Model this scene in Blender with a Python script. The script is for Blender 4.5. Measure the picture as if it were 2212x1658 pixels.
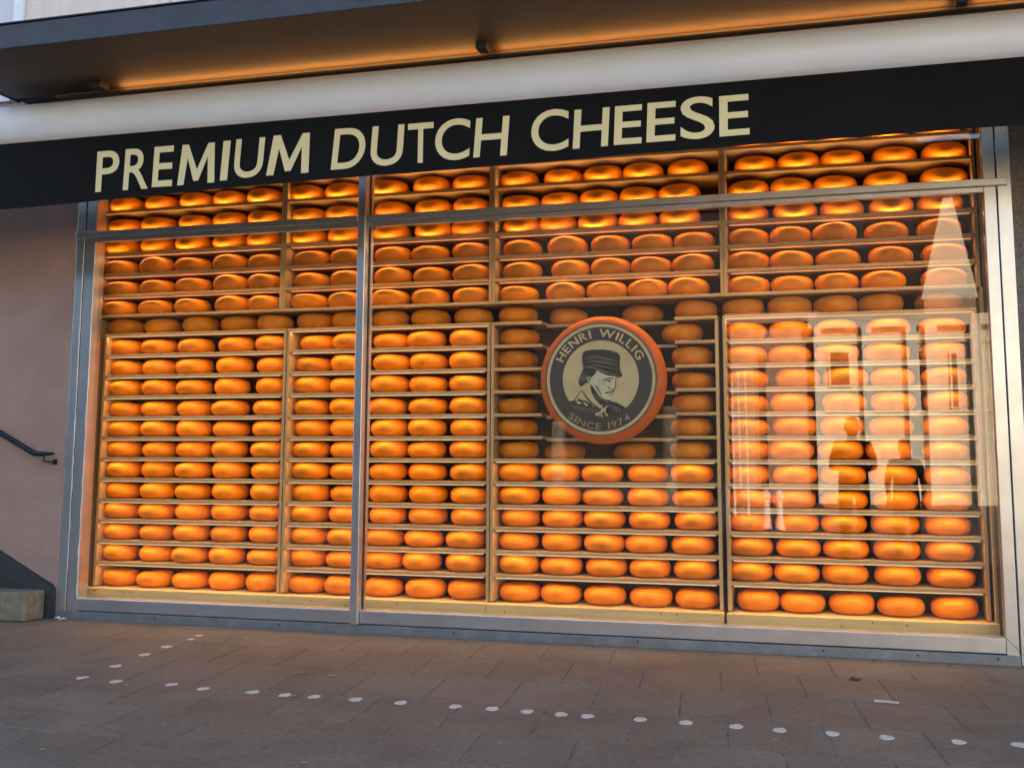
import bpy, bmesh, math, random
from mathutils import Vector, Matrix
random.seed(7)
scene = bpy.context.scene
for o in list(bpy.data.objects): bpy.data.objects.remove(o)
R = math.radians

# ------------------------------------------------------------------ camera
cam_d = bpy.data.cameras.new('camera'); cam = bpy.data.objects.new('camera', cam_d)
scene.collection.objects.link(cam); scene.camera = cam
PITCH, YAW, ROLL = R(7.5543), R(16.3321), R(0.2647)
fw = Vector((-math.sin(YAW)*math.cos(PITCH), math.cos(YAW)*math.cos(PITCH), math.sin(PITCH)))
rt = Vector((math.cos(YAW), math.sin(YAW), 0)); up = rt.cross(fw)
rt2 = rt*math.cos(ROLL) + up*math.sin(ROLL); up2 = up*math.cos(ROLL) - rt*math.sin(ROLL)
cam.matrix_world = Matrix(((rt2.x, up2.x, -fw.x, 0.0), (rt2.y, up2.y, -fw.y, -7.6), (rt2.z, up2.z, -fw.z, 1.178), (0, 0, 0, 1)))
cam_d.sensor_width = 36; cam_d.lens = 36*2501.88/2211
cam_d.shift_x = 0.0031; cam_d.shift_y = -0.0744
cam_d.clip_start = 0.05; cam_d.clip_end = 1500

# ------------------------------------------------------------------ sky, sun, exposure
SUN_EL, SUN_AZ = R(30), R(22)          # azimuth from +Y (behind the shop) towards +X
world = bpy.data.worlds.new('World'); scene.world = world; world.use_nodes = True
wn = world.node_tree.nodes; wl = world.node_tree.links
for n in list(wn): wn.remove(n)
sky = wn.new('ShaderNodeTexSky'); sky.sky_type = 'NISHITA'; sky.sun_disc = False
sky.sun_elevation = SUN_EL; sky.sun_rotation = SUN_AZ
sky.air_density = 1.1; sky.dust_density = 0.8; sky.ozone_density = 1.2
bg = wn.new('ShaderNodeBackground'); bg.inputs['Strength'].default_value = 0.13
wo = wn.new('ShaderNodeOutputWorld')
wl.new(sky.outputs[0], bg.inputs[0]); wl.new(bg.outputs[0], wo.inputs[0])
sun_d = bpy.data.lights.new('sun', 'SUN'); sun_d.energy = 4.5; sun_d.angle = R(0.5); sun_d.color = (1.0, 0.86, 0.68)
sun = bpy.data.objects.new('sun', sun_d); scene.collection.objects.link(sun)
sdir = Vector((math.sin(SUN_AZ)*math.cos(SUN_EL), math.cos(SUN_AZ)*math.cos(SUN_EL), math.sin(SUN_EL)))
sun.rotation_euler = (-sdir).to_track_quat('-Z', 'Y').to_euler(); sun.location = sdir*60
vs = scene.view_settings
vs.view_transform = 'Standard'; vs.look = 'None'; vs.gamma = 1.0; vs.use_curve_mapping = False
vs.exposure = 2.15
cy = scene.cycles; cy.max_bounces = 5; cy.diffuse_bounces = 3; cy.glossy_bounces = 3; cy.transparent_max_bounces = 8
LAMP = 0.30                              # common scale of the shop's own lamps
WARM = (1.0, 0.58, 0.22)

# ------------------------------------------------------------------ helpers
COL = scene.collection
def mat(name, col, rough=0.6, metal=0.0, var=0.0, scale=6.0, bump=0.0, bscale=40.0, spec=0.5, coat=0.0,
        stretch=None, objvar=0.0, col2=None, sss=0.0, emit=None, world=False, stain=0.0, sscale=1.2):
    m = bpy.data.materials.new(name); m.use_nodes = True
    nt = m.node_tree; nd = nt.nodes; lk = nt.links
    b = nd['Principled BSDF']
    b.inputs['Roughness'].default_value = rough; b.inputs['Metallic'].default_value = metal
    b.inputs['Specular IOR Level'].default_value = spec
    b.inputs['Coat Weight'].default_value = coat; b.inputs['Coat Roughness'].default_value = 0.25
    if sss:
        b.inputs['Subsurface Weight'].default_value = sss
        b.inputs['Subsurface Radius'].default_value = (0.02, 0.008, 0.002)
        b.inputs['Subsurface Scale'].default_value = 1.0
    if emit:
        b.inputs['Emission Color'].default_value = (*emit[0], 1); b.inputs['Emission Strength'].default_value = emit[1]
    c1 = (*col, 1)
    b.inputs['Base Color'].default_value = c1
    src = None
    tc = nd.new('ShaderNodeTexCoord'); vec = tc.outputs['Object']
    if world: vec = nd.new('ShaderNodeNewGeometry').outputs['Position']
    if stretch:
        mp = nd.new('ShaderNodeMapping'); mp.inputs['Scale'].default_value = stretch
        lk.new(vec, mp.inputs['Vector']); vec = mp.outputs['Vector']
    if var or col2:
        nz = nd.new('ShaderNodeTexNoise'); nz.inputs['Scale'].default_value = scale
        nz.inputs['Detail'].default_value = 6; nz.inputs['Roughness'].default_value = 0.6
        lk.new(vec, nz.inputs['Vector'])
        rmp = nd.new('ShaderNodeValToRGB')
        rmp.color_ramp.elements[0].position = 0.3; rmp.color_ramp.elements[1].position = 0.7
        d = 1 - var
        a = col2 if col2 else tuple(x*d for x in col)
        h = tuple(min(1, x*(1+var*0.6)) for x in col)
        rmp.color_ramp.elements[0].color = (*a, 1); rmp.color_ramp.elements[1].color = (*h, 1)
        lk.new(nz.outputs['Fac'], rmp.inputs['Fac']); src = rmp.outputs['Color']
    if stain:
        n3 = nd.new('ShaderNodeTexNoise'); n3.inputs['Scale'].default_value = sscale; n3.inputs['Detail'].default_value = 8
        n3.inputs['Roughness'].default_value = 0.7; n3.inputs['Distortion'].default_value = 0.6
        lk.new(vec, n3.inputs['Vector'])
        r3 = nd.new('ShaderNodeValToRGB'); r3.color_ramp.elements[0].position = 0.36; r3.color_ramp.elements[1].position = 0.62
        lo = 1-stain; r3.color_ramp.elements[0].color = (lo, lo, lo, 1); r3.color_ramp.elements[1].color = (1, 1, 1, 1)
        mm = nd.new('ShaderNodeMix'); mm.data_type = 'RGBA'; mm.blend_type = 'MULTIPLY'; mm.inputs[0].default_value = 1
        lk.new(n3.outputs['Fac'], r3.inputs['Fac']); lk.new(r3.outputs['Color'], mm.inputs[7])
        if src: lk.new(src, mm.inputs[6])
        else: mm.inputs[6].default_value = c1
        src = mm.outputs[2]
    if objvar:
        oi = nd.new('ShaderNodeObjectInfo'); hs = nd.new('ShaderNodeHueSaturation')
        mr = nd.new('ShaderNodeMapRange'); mr.inputs['To Min'].default_value = 1-objvar; mr.inputs['To Max'].default_value = 1+objvar
        lk.new(oi.outputs['Random'], mr.inputs['Value']); lk.new(mr.outputs['Result'], hs.inputs['Value'])
        if src: lk.new(src, hs.inputs['Color'])
        else: hs.inputs['Color'].default_value = c1
        src = hs.outputs['Color']
    if src: lk.new(src, b.inputs['Base Color'])
    if bump:
        n2 = nd.new('ShaderNodeTexNoise'); n2.inputs['Scale'].default_value = bscale; n2.inputs['Detail'].default_value = 5
        lk.new(vec, n2.inputs['Vector'])
        bp = nd.new('ShaderNodeBump'); bp.inputs['Strength'].default_value = bump; bp.inputs['Distance'].default_value = 0.01
        lk.new(n2.outputs['Fac'], bp.inputs['Height']); lk.new(bp.outputs['Normal'], b.inputs['Normal'])
        rr = nd.new('ShaderNodeMapRange'); rr.inputs['To Min'].default_value = max(0, rough-0.1); rr.inputs['To Max'].default_value = min(1, rough+0.12)
        lk.new(n2.outputs['Fac'], rr.inputs['Value']); lk.new(rr.outputs['Result'], b.inputs['Roughness'])
    return m

def glass_mat():
    m = bpy.data.materials.new('window_glass'); m.use_nodes = True
    nt = m.node_tree; nd = nt.nodes; lk = nt.links
    for n in list(nd): nd.remove(n)
    lw = nd.new('ShaderNodeLayerWeight'); lw.inputs['Blend'].default_value = 0.5
    pw = nd.new('ShaderNodeMath'); pw.operation = 'POWER'; pw.inputs[1].default_value = 5
    mr = nd.new('ShaderNodeMapRange'); mr.inputs['To Min'].default_value = 0.05; mr.inputs['To Max'].default_value = 1
    tr = nd.new('ShaderNodeBsdfTransparent'); tr.inputs[0].default_value = (0.97, 0.98, 0.97, 1)
    gl = nd.new('ShaderNodeBsdfGlossy'); gl.inputs['Roughness'].default_value = 0.0
    mx = nd.new('ShaderNodeMixShader'); out = nd.new('ShaderNodeOutputMaterial')
    lk.new(lw.outputs['Facing'], pw.inputs[0]); lk.new(pw.outputs[0], mr.inputs['Value'])
    lk.new(mr.outputs['Result'], mx.inputs[0]); lk.new(tr.outputs[0], mx.inputs[1]); lk.new(gl.outputs[0], mx.inputs[2])
    tc = nd.new('ShaderNodeTexCoord'); nz = nd.new('ShaderNodeTexNoise'); nz.inputs['Scale'].default_value = 0.9; nz.inputs['Detail'].default_value = 0
    bp = nd.new('ShaderNodeBump'); bp.inputs['Strength'].default_value = 0.018; bp.inputs['Distance'].default_value = 0.02
    lk.new(tc.outputs['Object'], nz.inputs['Vector']); lk.new(nz.outputs['Fac'], bp.inputs['Height']); lk.new(bp.outputs['Normal'], gl.inputs['Normal'])
    lk.new(mx.outputs[0], out.inputs[0])
    return m

M = dict(
    frame=mat('grey_metal_frame', (0.58, 0.58, 0.575), 0.30, 0.80, 0.12, 1.5, stain=0.12, sscale=4),
    frame_dark=mat('weathered_metal_base', (0.22, 0.23, 0.235), 0.5, 0.55, 0.25, 9, 0.15, 60),
    gasket=mat('black_gasket', (0.012, 0.012, 0.012), 0.6),
    seal=mat('pale_sealant', (0.62, 0.60, 0.56), 0.7, var=0.2),
    plaster=mat('mauve_plaster', (0.375, 0.245, 0.198), 0.85, 0, 0.14, 1.3, 0.45, 90, spec=0.2, stain=0.16, sscale=0.9),
    panel_lav=mat('lavender_panel', (0.70, 0.64, 0.66), 0.7, 0, 0.05, 2, 0.05, 60),
    panel_cream=mat('cream_panel', (0.80, 0.66, 0.55), 0.75, 0, 0.10, 9, 0.15, 60, stretch=(1, 1, 0.15)),
    white_trim=mat('white_trim', (0.82, 0.82, 0.82), 0.5),
    granite=mat('brown_granite', (0.16, 0.13, 0.105), 0.55, 0, 0.5, 55, 0.3, 160, spec=0.3),
    darkstone=mat('dark_stone', (0.035, 0.035, 0.036), 0.6, 0, 0.4, 30, 0.3, 80),
    step=mat('brown_step_stone', (0.20, 0.165, 0.11), 0.85, 0, 0.35, 22, 0.4, 60),
    slab=mat('brown_grey_paving', (0.182, 0.141, 0.104), 0.66, 0, 0.30, 34, 0.5, 90, spec=0.3, objvar=0.07, world=True, stain=0.30, sscale=1.6),
    bed=mat('sandy_joint', (0.20, 0.165, 0.125), 0.95, 0, 0.7, 9, 0.4, 90, spec=0.1),
    ground=mat('far_paving', (0.085, 0.075, 0.065), 0.8, 0, 0.25, 0.8, 0.2, 20),
    paint=mat('white_road_paint', (0.66, 0.585, 0.50), 0.8, 0, 0.25, 70, world=True, stain=0.35, sscale=45),
    black=mat('black_rail_metal', (0.012, 0.012, 0.016), 0.35, 0.2),
    valance=mat('black_awning_cloth', (0.018, 0.0165, 0.0155), 0.8, 0, 0.2, 3, 0.25, 400, spec=0.25),
    letter=mat('gold_lettering', (0.76, 0.61, 0.29), 0.55, 0, 0.06, 3),
    cassette=mat('white_awning_casing', (0.82, 0.86, 0.92), 0.36, 0.0, 0.04, 3, 0.03, 60),
    fascia=mat('slate_fascia', (0.045, 0.046, 0.053), 0.5, 0.1, 0.25, 4, 0.1, 30),
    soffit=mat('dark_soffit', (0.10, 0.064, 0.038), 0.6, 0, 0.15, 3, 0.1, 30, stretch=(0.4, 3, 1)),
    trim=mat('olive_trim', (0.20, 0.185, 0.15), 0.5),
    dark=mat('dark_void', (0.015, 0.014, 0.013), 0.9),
    wood=mat('pale_pine', (0.54, 0.335, 0.14), 0.55, 0, 0.20, 5, 0.1, 40, stretch=(0.5, 6, 6), objvar=0.06),
    wood_v=mat('pale_pine_upright', (0.54, 0.335, 0.14), 0.55, 0, 0.20, 5, 0.1, 40, stretch=(6, 6, 0.5), objvar=0.06),
    board=mat('pale_spruce_board', (0.74, 0.50, 0.20), 0.6, 0, 0.16, 4, 0.1, 40, stretch=(0.5, 7, 7), objvar=0.05),
    knot=mat('wood_knot', (0.12, 0.06, 0.025), 0.6),
    back=mat('gap_shade_backing', (0.085, 0.042, 0.015), 0.9, spec=0.1),  # shade and amber glow of the gaps between wheels put into this colour
    cheese=mat('orange_cheese_wax', (0.80, 0.238, 0.004), 0.40, 0, 0.14, 6, 0.10, 22, spec=0.25, objvar=0.08, stain=0.12, sscale=9),
    bigcheese=mat('orange_sign_rim', (0.52, 0.105, 0.008), 0.4, 0, 0.15, 4, 0.04, 30, spec=0.3),
    led=mat('warm_led', (0.9, 0.7, 0.4), 0.4, emit=((1, 0.62, 0.28), 0.12)),
    alu=mat('lamp_profile', (0.5, 0.5, 0.48), 0.4, 0.8),
    s_cream=mat('sign_cream', (0.60, 0.45, 0.21), 0.5, 0, 0.12, 8),
    s_dark=mat('sign_dark_brown', (0.045, 0.032, 0.02), 0.5, 0, 0.15, 8),
    s_black=mat('sign_black', (0.012, 0.010, 0.008), 0.5, 0, 0.3, 9),
    s_face=mat('sign_face', (0.66, 0.55, 0.33), 0.5, 0, 0.10, 14),
    s_grey=mat('sign_tan_grey', (0.30, 0.25, 0.16), 0.5, 0, 0.2, 14),
    leaf=mat('dry_leaf', (0.03, 0.02, 0.012), 0.8), stick=mat('pale_stick', (0.55, 0.48, 0.38), 0.7),
    stone=mat('sunlit_sandstone', (0.70, 0.60, 0.45), 0.8, 0, 0.12, 0.7, 0.2, 8),
    stone2=mat('sandstone_pilaster', (0.82, 0.74, 0.60), 0.8, 0, 0.08, 0.9),
    brick=mat('pink_brick', (0.48, 0.28, 0.20), 0.85, 0, 0.2, 5, 0.2, 30),
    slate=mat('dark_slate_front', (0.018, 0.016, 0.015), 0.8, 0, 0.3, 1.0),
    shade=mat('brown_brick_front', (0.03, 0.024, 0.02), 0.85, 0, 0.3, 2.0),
    pane=mat('far_window_pane', (0.03, 0.035, 0.04), 0.15),
    skin=mat('skin', (0.26, 0.15, 0.10), 0.5), hair=mat('dark_hair', (0.015, 0.012, 0.01), 0.6, 0, 0.3, 40),
    coat=mat('black_coat', (0.014, 0.014, 0.016), 0.8, 0, 0.2, 12), coat2=mat('grey_coat', (0.05, 0.052, 0.06), 0.8, 0, 0.2, 12),
    pillar=mat('weathered_pillar_stone', (0.34, 0.30, 0.25), 0.85, 0, 0.6, 3.0, world=True, stain=0.5, sscale=1.1),
    pole=mat('pale_pole', (0.75, 0.72, 0.66), 0.5),
)
M['glass'] = glass_mat()

class MB:
    def __init__(s): s.bm = bmesh.new()
    def box(s, x0, x1, y0, y1, z0, z1, bev=0.0):
        vs_ = [s.bm.verts.new((x, y, z)) for x in (x0, x1) for y in (y0, y1) for z in (z0, z1)]
        fs = []
        for f in ((0, 1, 3, 2), (4, 6, 7, 5), (0, 4, 5, 1), (2, 3, 7, 6), (0, 2, 6, 4), (1, 5, 7, 3)):
            fs.append(s.bm.faces.new([vs_[i] for i in f]))
        if bev:
            es = {e for f in fs for e in f.edges}
            bmesh.ops.bevel(s.bm, geom=list(es), offset=bev, segments=2, affect='EDGES', profile=0.5)
        return s
    def poly(s, pts, y0, y1):                      # extruded polygon in the XZ plane (y0 front, y1 back)
        a = [s.bm.verts.new((x, y0, z)) for x, z in pts]; b = [s.bm.verts.new((x, y1, z)) for x, z in pts]
        s.bm.faces.new(a); s.bm.faces.new(b[::-1]); n = len(pts)
        for i in range(n): s.bm.faces.new((a[i], b[i], b[(i+1) % n], a[(i+1) % n]))
        return s
    def tube(s, pts, rad, seg=10, cap=True):
        pts = [Vector(p) for p in pts]; rings = []
        rads = rad if isinstance(rad, (list, tuple)) else [rad]*len(pts)
        for i, p in enumerate(pts):
            d = (pts[min(i+1, len(pts)-1)] - pts[max(i-1, 0)]).normalized()
            u = d.orthogonal().normalized() if i == 0 else (rings_u - d*rings_u.dot(d)).normalized()
            rings_u = u; v = d.cross(u)
            rings.append([s.bm.verts.new(p + (u*math.cos(2*math.pi*k/seg) + v*math.sin(2*math.pi*k/seg))*rads[i]) for k in range(seg)])
        for a, b in zip(rings, rings[1:]):
            for k in range(seg): s.bm.faces.new((a[k], a[(k+1) % seg], b[(k+1) % seg], b[k]))
        if cap: s.bm.faces.new(rings[0][::-1]); s.bm.faces.new(rings[-1])
        return s
    def lathe(s, prof, seg=32, c=(0, 0, 0), axis='Z', sq=1.0):
        rings = []
        for r, h in prof:
            ring = []
            for k in range(seg):
                a = 2*math.pi*k/seg
                if axis == 'Z': p = (c[0]+r*math.cos(a), c[1]+r*math.sin(a)*sq, c[2]+h)
                else: p = (c[0]+r*math.cos(a), c[1]+h, c[2]+r*math.sin(a))
                ring.append(s.bm.verts.new(p))
            rings.append(ring)
        for a, b in zip(rings, rings[1:]):
            for k in range(seg): s.bm.faces.new((a[k], a[(k+1) % seg], b[(k+1) % seg], b[k]))
        s.bm.faces.new(rings[0][::-1]); s.bm.faces.new(rings[-1])
        return s
    def mesh(s, name, m, smooth=False):
        bmesh.ops.recalc_face_normals(s.bm, faces=s.bm.faces)
        me = bpy.data.meshes.new(name); s.bm.to_mesh(me); s.bm.free(); me.materials.append(m)
        if smooth:
            for p in me.polygons: p.use_smooth = True
        return me
    def build(s, name, m, parent=None, smooth=False, loc=None):
        o = bpy.data.objects.new(name, s.mesh(name, m, smooth)); COL.objects.link(o)
        if loc: o.location = loc
        if parent: o.parent = parent
        return o
def smooth_by_angle(o, ang=40):
    me = o.data
    for p in me.polygons: p.use_smooth = True
    bm = bmesh.new(); bm.from_mesh(me)
    for e in bm.edges:
        if len(e.link_faces) == 2 and e.calc_face_angle(0) > R(ang): e.smooth = False
    bm.to_mesh(me); bm.free()
def tag(o, label=None, cat=None, group=None, kind=None):
    if label: o['label'] = label
    if cat: o['category'] = cat
    if group: o['group'] = group
    if kind: o['kind'] = kind
    return o
def empty(name, loc=(0, 0, 0)):
    o = bpy.data.objects.new(name, None); COL.objects.link(o); o.empty_display_size = 0.2
    return o
def strip_light(name, x0, x1, y, z, depth, normal, watts, parent, col=WARM, spread=180):
    ld = bpy.data.lights.new(name, 'AREA'); ld.shape = 'RECTANGLE'; ld.size = x1-x0; ld.size_y = depth
    ld.energy = watts*LAMP; ld.color = col; ld.spread = R(spread)
    o = bpy.data.objects.new(name, ld); COL.objects.link(o)
    o.location = ((x0+x1)/2, y, z)
    n = Vector(normal).normalized(); zax = -n; xax = Vector((1, 0, 0)); yax = zax.cross(xax)
    o.rotation_euler = Matrix((xax, yax, zax)).transposed().to_euler()
    o.parent = parent
    return o

# ================================================================== LARGE STRUCTURE
# ground sheet
g = MB().box(-300, 300, -400, 60, -0.4, -0.06).build('ground', M['ground']); tag(g, kind='structure')
# pavement: bedding sheet + individual slabs (0.43 x 0.60 m, running bond, joints slightly skewed to the shop front)
pav = MB().box(-9.5, 4.0, -5.2, -0.002, -0.059, -0.0038).build('pavement', M['bed']); tag(pav, kind='structure')
SH = 0.12
slab_meshes = []
rr = random.Random(3)
def slab_mesh(w, d, k):
    m = MB(); j = 0.0025
    bm = m.bm
    pts = [(j, -j), (w-j, -j), (w-j, -d+j), (j, -d+j)]
    top = []; bot = []; c = 0.0045
    for i, (x, y) in enumerate(pts):
        cx = c if x < w/2 else -c; cy = -c if y > -d/2 else c
        dz = rr.uniform(-0.0012, 0.0012)
        xx = x - SH*y; top.append(bm.verts.new((xx+cx, y+cy, dz)))
        bot.append((bm.verts.new((xx, y, -0.005+dz)), bm.verts.new((xx, y, -0.04))))
    bm.faces.new(top)
    for i in range(4):
        k2 = (i+1) % 4
        bm.faces.new((top[i], bot[i][0], bot[k2][0], top[k2])); bm.faces.new((bot[i][0], bot[i][1], bot[k2][1], bot[k2][0]))
    return m.mesh('paving_slab', M['slab'])
PW = 0.4283
course = [(-0.012, 0.158, 0.08), (-0.17, 0.55, -0.20), (-0.72, 0.62, 0.018), (-1.34, 0.63, -0.19), (-1.97, 0.56, 0.03), (-2.53, 0.56, -0.18), (-3.09, 0.58, 0.02), (-3.67, 0.6, -0.19), (-4.27, 0.6, 0.03)]
for (y0, d, off) in course:
    variants = [slab_mesh(PW, d, k) for k in range(3)]
    n0 = -16 if y0 > -1 else -14
    for i in range(n0, 7):
        x = off + i*PW - SH*y0*1.0
        o = bpy.data.objects.new('paving_slab', rr.choice(variants)); COL.objects.link(o)
        o.location = (x, y0, rr.uniform(-0.0015, 0.0015)); o.rotation_euler = (R(rr.uniform(-.12, .12)), R(rr.uniform(-.12, .12)), 0); o.parent = pav
# white painted dots
dots = [(-4.272,-0.441),(-4.237,-0.603),(-4.215,-0.922),(-4.174,-1.227),(-4.098,-1.627),(-4.054,-1.991),(-3.818,-2.028),(-3.486,-2.018),(-3.268,-2.067),(-2.98,-2.065),(-2.789,-2.079),(-2.628,-2.077),(-2.403,-2.078),(-2.16,-2.082),(-1.878,-2.084),(-1.691,-2.081),(-1.515,-2.09),(-1.347,-2.101),(-1.22,-2.103),(-0.972,-2.097),(-0.76,-2.1),(-0.533,-2.107),(-0.342,-2.123),(-0.116,-2.126),(0.11,-2.127),(0.404,-2.122),(0.644,-2.098)]
for i, (x, y) in enumerate(dots):
    m = MB(); n = 18; ph = rr.uniform(0, 6)
    ring = []
    for k in range(n):
        a = 2*math.pi*k/n; r = 1 + 0.07*math.sin(3*a+ph) + 0.06*math.sin(5*a+2*ph) + 0.07*rr.uniform(-1, 1)
        ring.append((0.029*r*math.cos(a), 0.040*r*math.sin(a)))
    a_ = [m.bm.verts.new((px, py, 0.0015)) for px, py in ring]; b_ = [m.bm.verts.new((px*1.04, py*1.04, -0.002)) for px, py in ring]
    m.bm.faces.new(a_)
    for k in range(n): m.bm.faces.new((a_[k], b_[k], b_[(k+1) % n], a_[(k+1) % n]))
    sc = 0.75 if i in (0, 1) else 1.0
    o = m.build('painted_dot', M['paint'], pav, loc=(x, y, 0.002)); o.scale = (sc, sc, 1)

# trodden chewing gum
gum = mat('old_gum', (0.30, 0.24, 0.20), 0.8, 0, 0.3, 60, world=True)
for (x, y, r) in [(-2.785, -1.527, 0.030), (-2.982, -1.486, 0.024), (-4.55, -2.3, 0.016)] + [(rr.uniform(-5, 0.8), rr.uniform(-3.6, -0.3), rr.uniform(0.008, 0.016)) for _ in range(26)]:
    m = MB(); n = 9
    a_ = [m.bm.verts.new((r*math.cos(6.283*k/n)*rr.uniform(.7, 1.1), r*math.sin(6.283*k/n)*rr.uniform(.7, 1.1), 0)) for k in range(n)]
    m.bm.faces.new(a_); m.build('gum_spot', gum, pav, loc=(x, y, 0.0042))
# shop building: walls round the window, tall mass behind that keeps the street in shade
sb = empty('shop_building')
tag(sb, 'shop building with mauve plaster wall left of the window and stone pier at right', 'building')
XL, XR, ZT = -5.748, 1.010, 3.46
MB().box(-40, XL-0.002, 0, 0.9, 0, 4.02).build('plaster_wall', M['plaster'], sb)
MB().box(XR+0.002, 4.4, 0.012, 0.9, 0, 4.02).build('stone_pier', M['granite'], sb)
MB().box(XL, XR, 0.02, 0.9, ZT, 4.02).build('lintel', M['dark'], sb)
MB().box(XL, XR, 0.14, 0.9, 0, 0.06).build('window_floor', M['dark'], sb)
MB().box(-40, 4.4, 0.92, 16, 0, 34).build('building_mass', M['shade'], sb)
MB().box(-40, 4.4, 0.06, 0.915, 4.03, 34).build('upper_wall', M['panel_lav'], sb)
xs = [-12.4, -10.4, -8.4, -6.45]
for a, b in zip(xs, xs[1:]): MB().box(a+0.01, b-0.01, 0.0, 0.055, 4.06, 6.5).build('facade_panel', M['panel_lav'], sb)
MB().box(-6.45, -6.36, -0.03, 0.055, 4.06, 6.5).build('panel_trim', M['white_trim'], sb)
xs = [-6.35, -5.0, -3.65, -2.3, -0.95, 0.4, 1.75, 3.1, 4.39]
for a, b in zip(xs, xs[1:]): MB().box(a, b-0.012, 0.0, 0.055, 4.06, 6.5).build('facade_panel', M['panel_cream'], sb)
# sloping dark stone skirting beside the steps
MB().poly([(-7.6, 1.13), (-5.83, 0.268), (-5.79, 0.25), (-5.765, 0.225), (-5.757, 0.19), (-5.757, 0.0), (-7.6, 0.0)], -0.03, -0.002).build('stone_skirting', M['darkstone'], sb)
st = empty('stone_steps'); tag(st, 'brown stone steps at the left edge by the plaster wall', 'steps')
for k in range(4):
    MB().box(-8.2, -5.83-0.55*k, -0.26+0.004*k, -0.035, 0.19*k+0.002, 0.19*(k+1)+0.02, 0.012).build('step', M['step'], st)
hr = empty('handrail'); tag(hr, 'black metal handrail sloping down the plaster wall at left', 'handrail')
o = MB().tube([(-7.4, -0.085, 1.93), (-5.99, -0.085, 1.238), (-5.95, -0.085, 1.222), (-5.92, -0.085, 1.219), (-5.785, -0.085, 1.223)], [0.021, 0.021, 0.021, 0.019, 0.011], 12).build('rail', M['black'], hr); smooth_by_angle(o)
o = MB().tube([(-5.872, -0.085, 1.215), (-5.872, -0.085, 1.172), (-5.862, -0.075, 1.162), (-5.835, -0.03, 1.158), (-5.83, -0.004, 1.160)], 0.008, 8).build('bracket', M['black'], hr); smooth_by_angle(o)
MB().box(-5.85, -5.81, -0.012, -0.003, 1.14, 1.18, 0.003).build('wall_plate', M['black'], hr)

# ------------------------------------------------------------------ window frame and glass
sw = empty('shop_window'); tag(sw, 'tall shop window in a grey metal frame holding shelves of cheese', 'window')
B = 0.004
def post(x0, xg, x1, outer_left):
    m = MB()
    a = (0.0, 0.006) if outer_left else (0.006, 0.0)
    m.box(x0, xg-0.003, a[0], 0.13, 0.0, ZT, B); m.box(xg+0.003, x1, a[1], 0.13, 0.0, ZT, B)
    o = m.build('frame_post', M['frame'], sw)
    MB().box(xg-0.0029, xg+0.0029, 0.03, 0.12, 0.01, ZT-0.01).build('groove', M['gasket'], o)
post(-5.748, -5.672, -5.580, True); post(0.850, 0.925, 1.010, False)
o = MB().box(-3.352, -3.293, -0.040, 0.115, 0.062, ZT, B).build('mullion', M['frame'], sw)
MB().box(-3.2925, -3.2885, 0.032, 0.060, 0.156, ZT).build('gasket', M['gasket'], o)
tr_ = MB().box(-5.735, -3.354, -0.035, 0.09, 2.885, 2.932, B).box(-3.291, 0.985, -0.035, 0.09, 2.885, 2.932, B).build('transom', M['frame'], sw)
MB().box(-5.578, -3.354, -0.004, 0.038, 2.852, 2.8845, 0.003).box(-3.291, 0.848, -0.004, 0.038, 2.852, 2.8845, 0.003).build('lower_bead', M['frame'], tr_)
MB().box(-5.578, 0.848, 0.0915, 0.10, 2.878, 2.938).build('gasket', M['gasket'], tr_)
br_ = MB().box(-5.578, -3.354, 0.0, 0.13, 0.064, 0.154, B).box(-3.291, 0.848, 0.0, 0.13, 0.064, 0.154, B).build('bottom_rail', M['frame'], sw)
MB().box(-5.748, 0.925, -0.008, 0.12, -0.03, 0.058, B).build('base_plate', M['frame_dark'], sw)
MB().poly([(0.850, 0.154), (0.854, 0.154), (1.010, 0.002), (1.006, 0.002)], -0.0015, 0.004).build('mitre_joint', M['gasket'], sw)
for x in (-4.9, -3.9, -2.6, -1.35, -0.2, 0.35, 0.8):
    MB().lathe([(0.007, -0.004), (0.007, 0.0), (0.004, 0.002)], 8, (x, -0.010, 0.034), 'Y').build('screw', M['gasket'], br_)
for (x0, x1) in ((-5.578, -3.354), (-3.291, 0.848)):
    for (z0, z1) in ((0.156, 2.8835), (2.934, ZT)):
        MB().box(x0, x1, 0.040, 0.048, z0, z1).build('glass_pane', M['glass'], sw)
MB().box(-5.7475, -5.700, 0.131, 0.226, 0.156, ZT-0.01).build('dark_gap_strip', M['gasket'], sw)  # shade of the gap beside each post put in as black strips
MB().box(0.8475, 0.885, 0.131, 0.64, 0.156, ZT-0.01).build('dark_gap_strip', M['gasket'], sw)
def bead(x, z0, z1, name, amp, r, y):
    pts = []; z = z0; rb = random.Random(int(abs(x)*1000))
    while z < z1: pts.append((x + rb.uniform(-amp, amp), y, z)); z += 0.07
    return MB().tube(pts, [r*rb.uniform(0.5, 1.2) for _ in pts], 6).build(name, M['seal'], sw)
bead(-5.672, 0.32, 1.75, 'sealant_bead', 0.004, 0.004, -0.001)
bead(-5.584, 0.16, 1.70, 'sealant_bead', 0.006, 0.005, 0.004)

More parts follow.
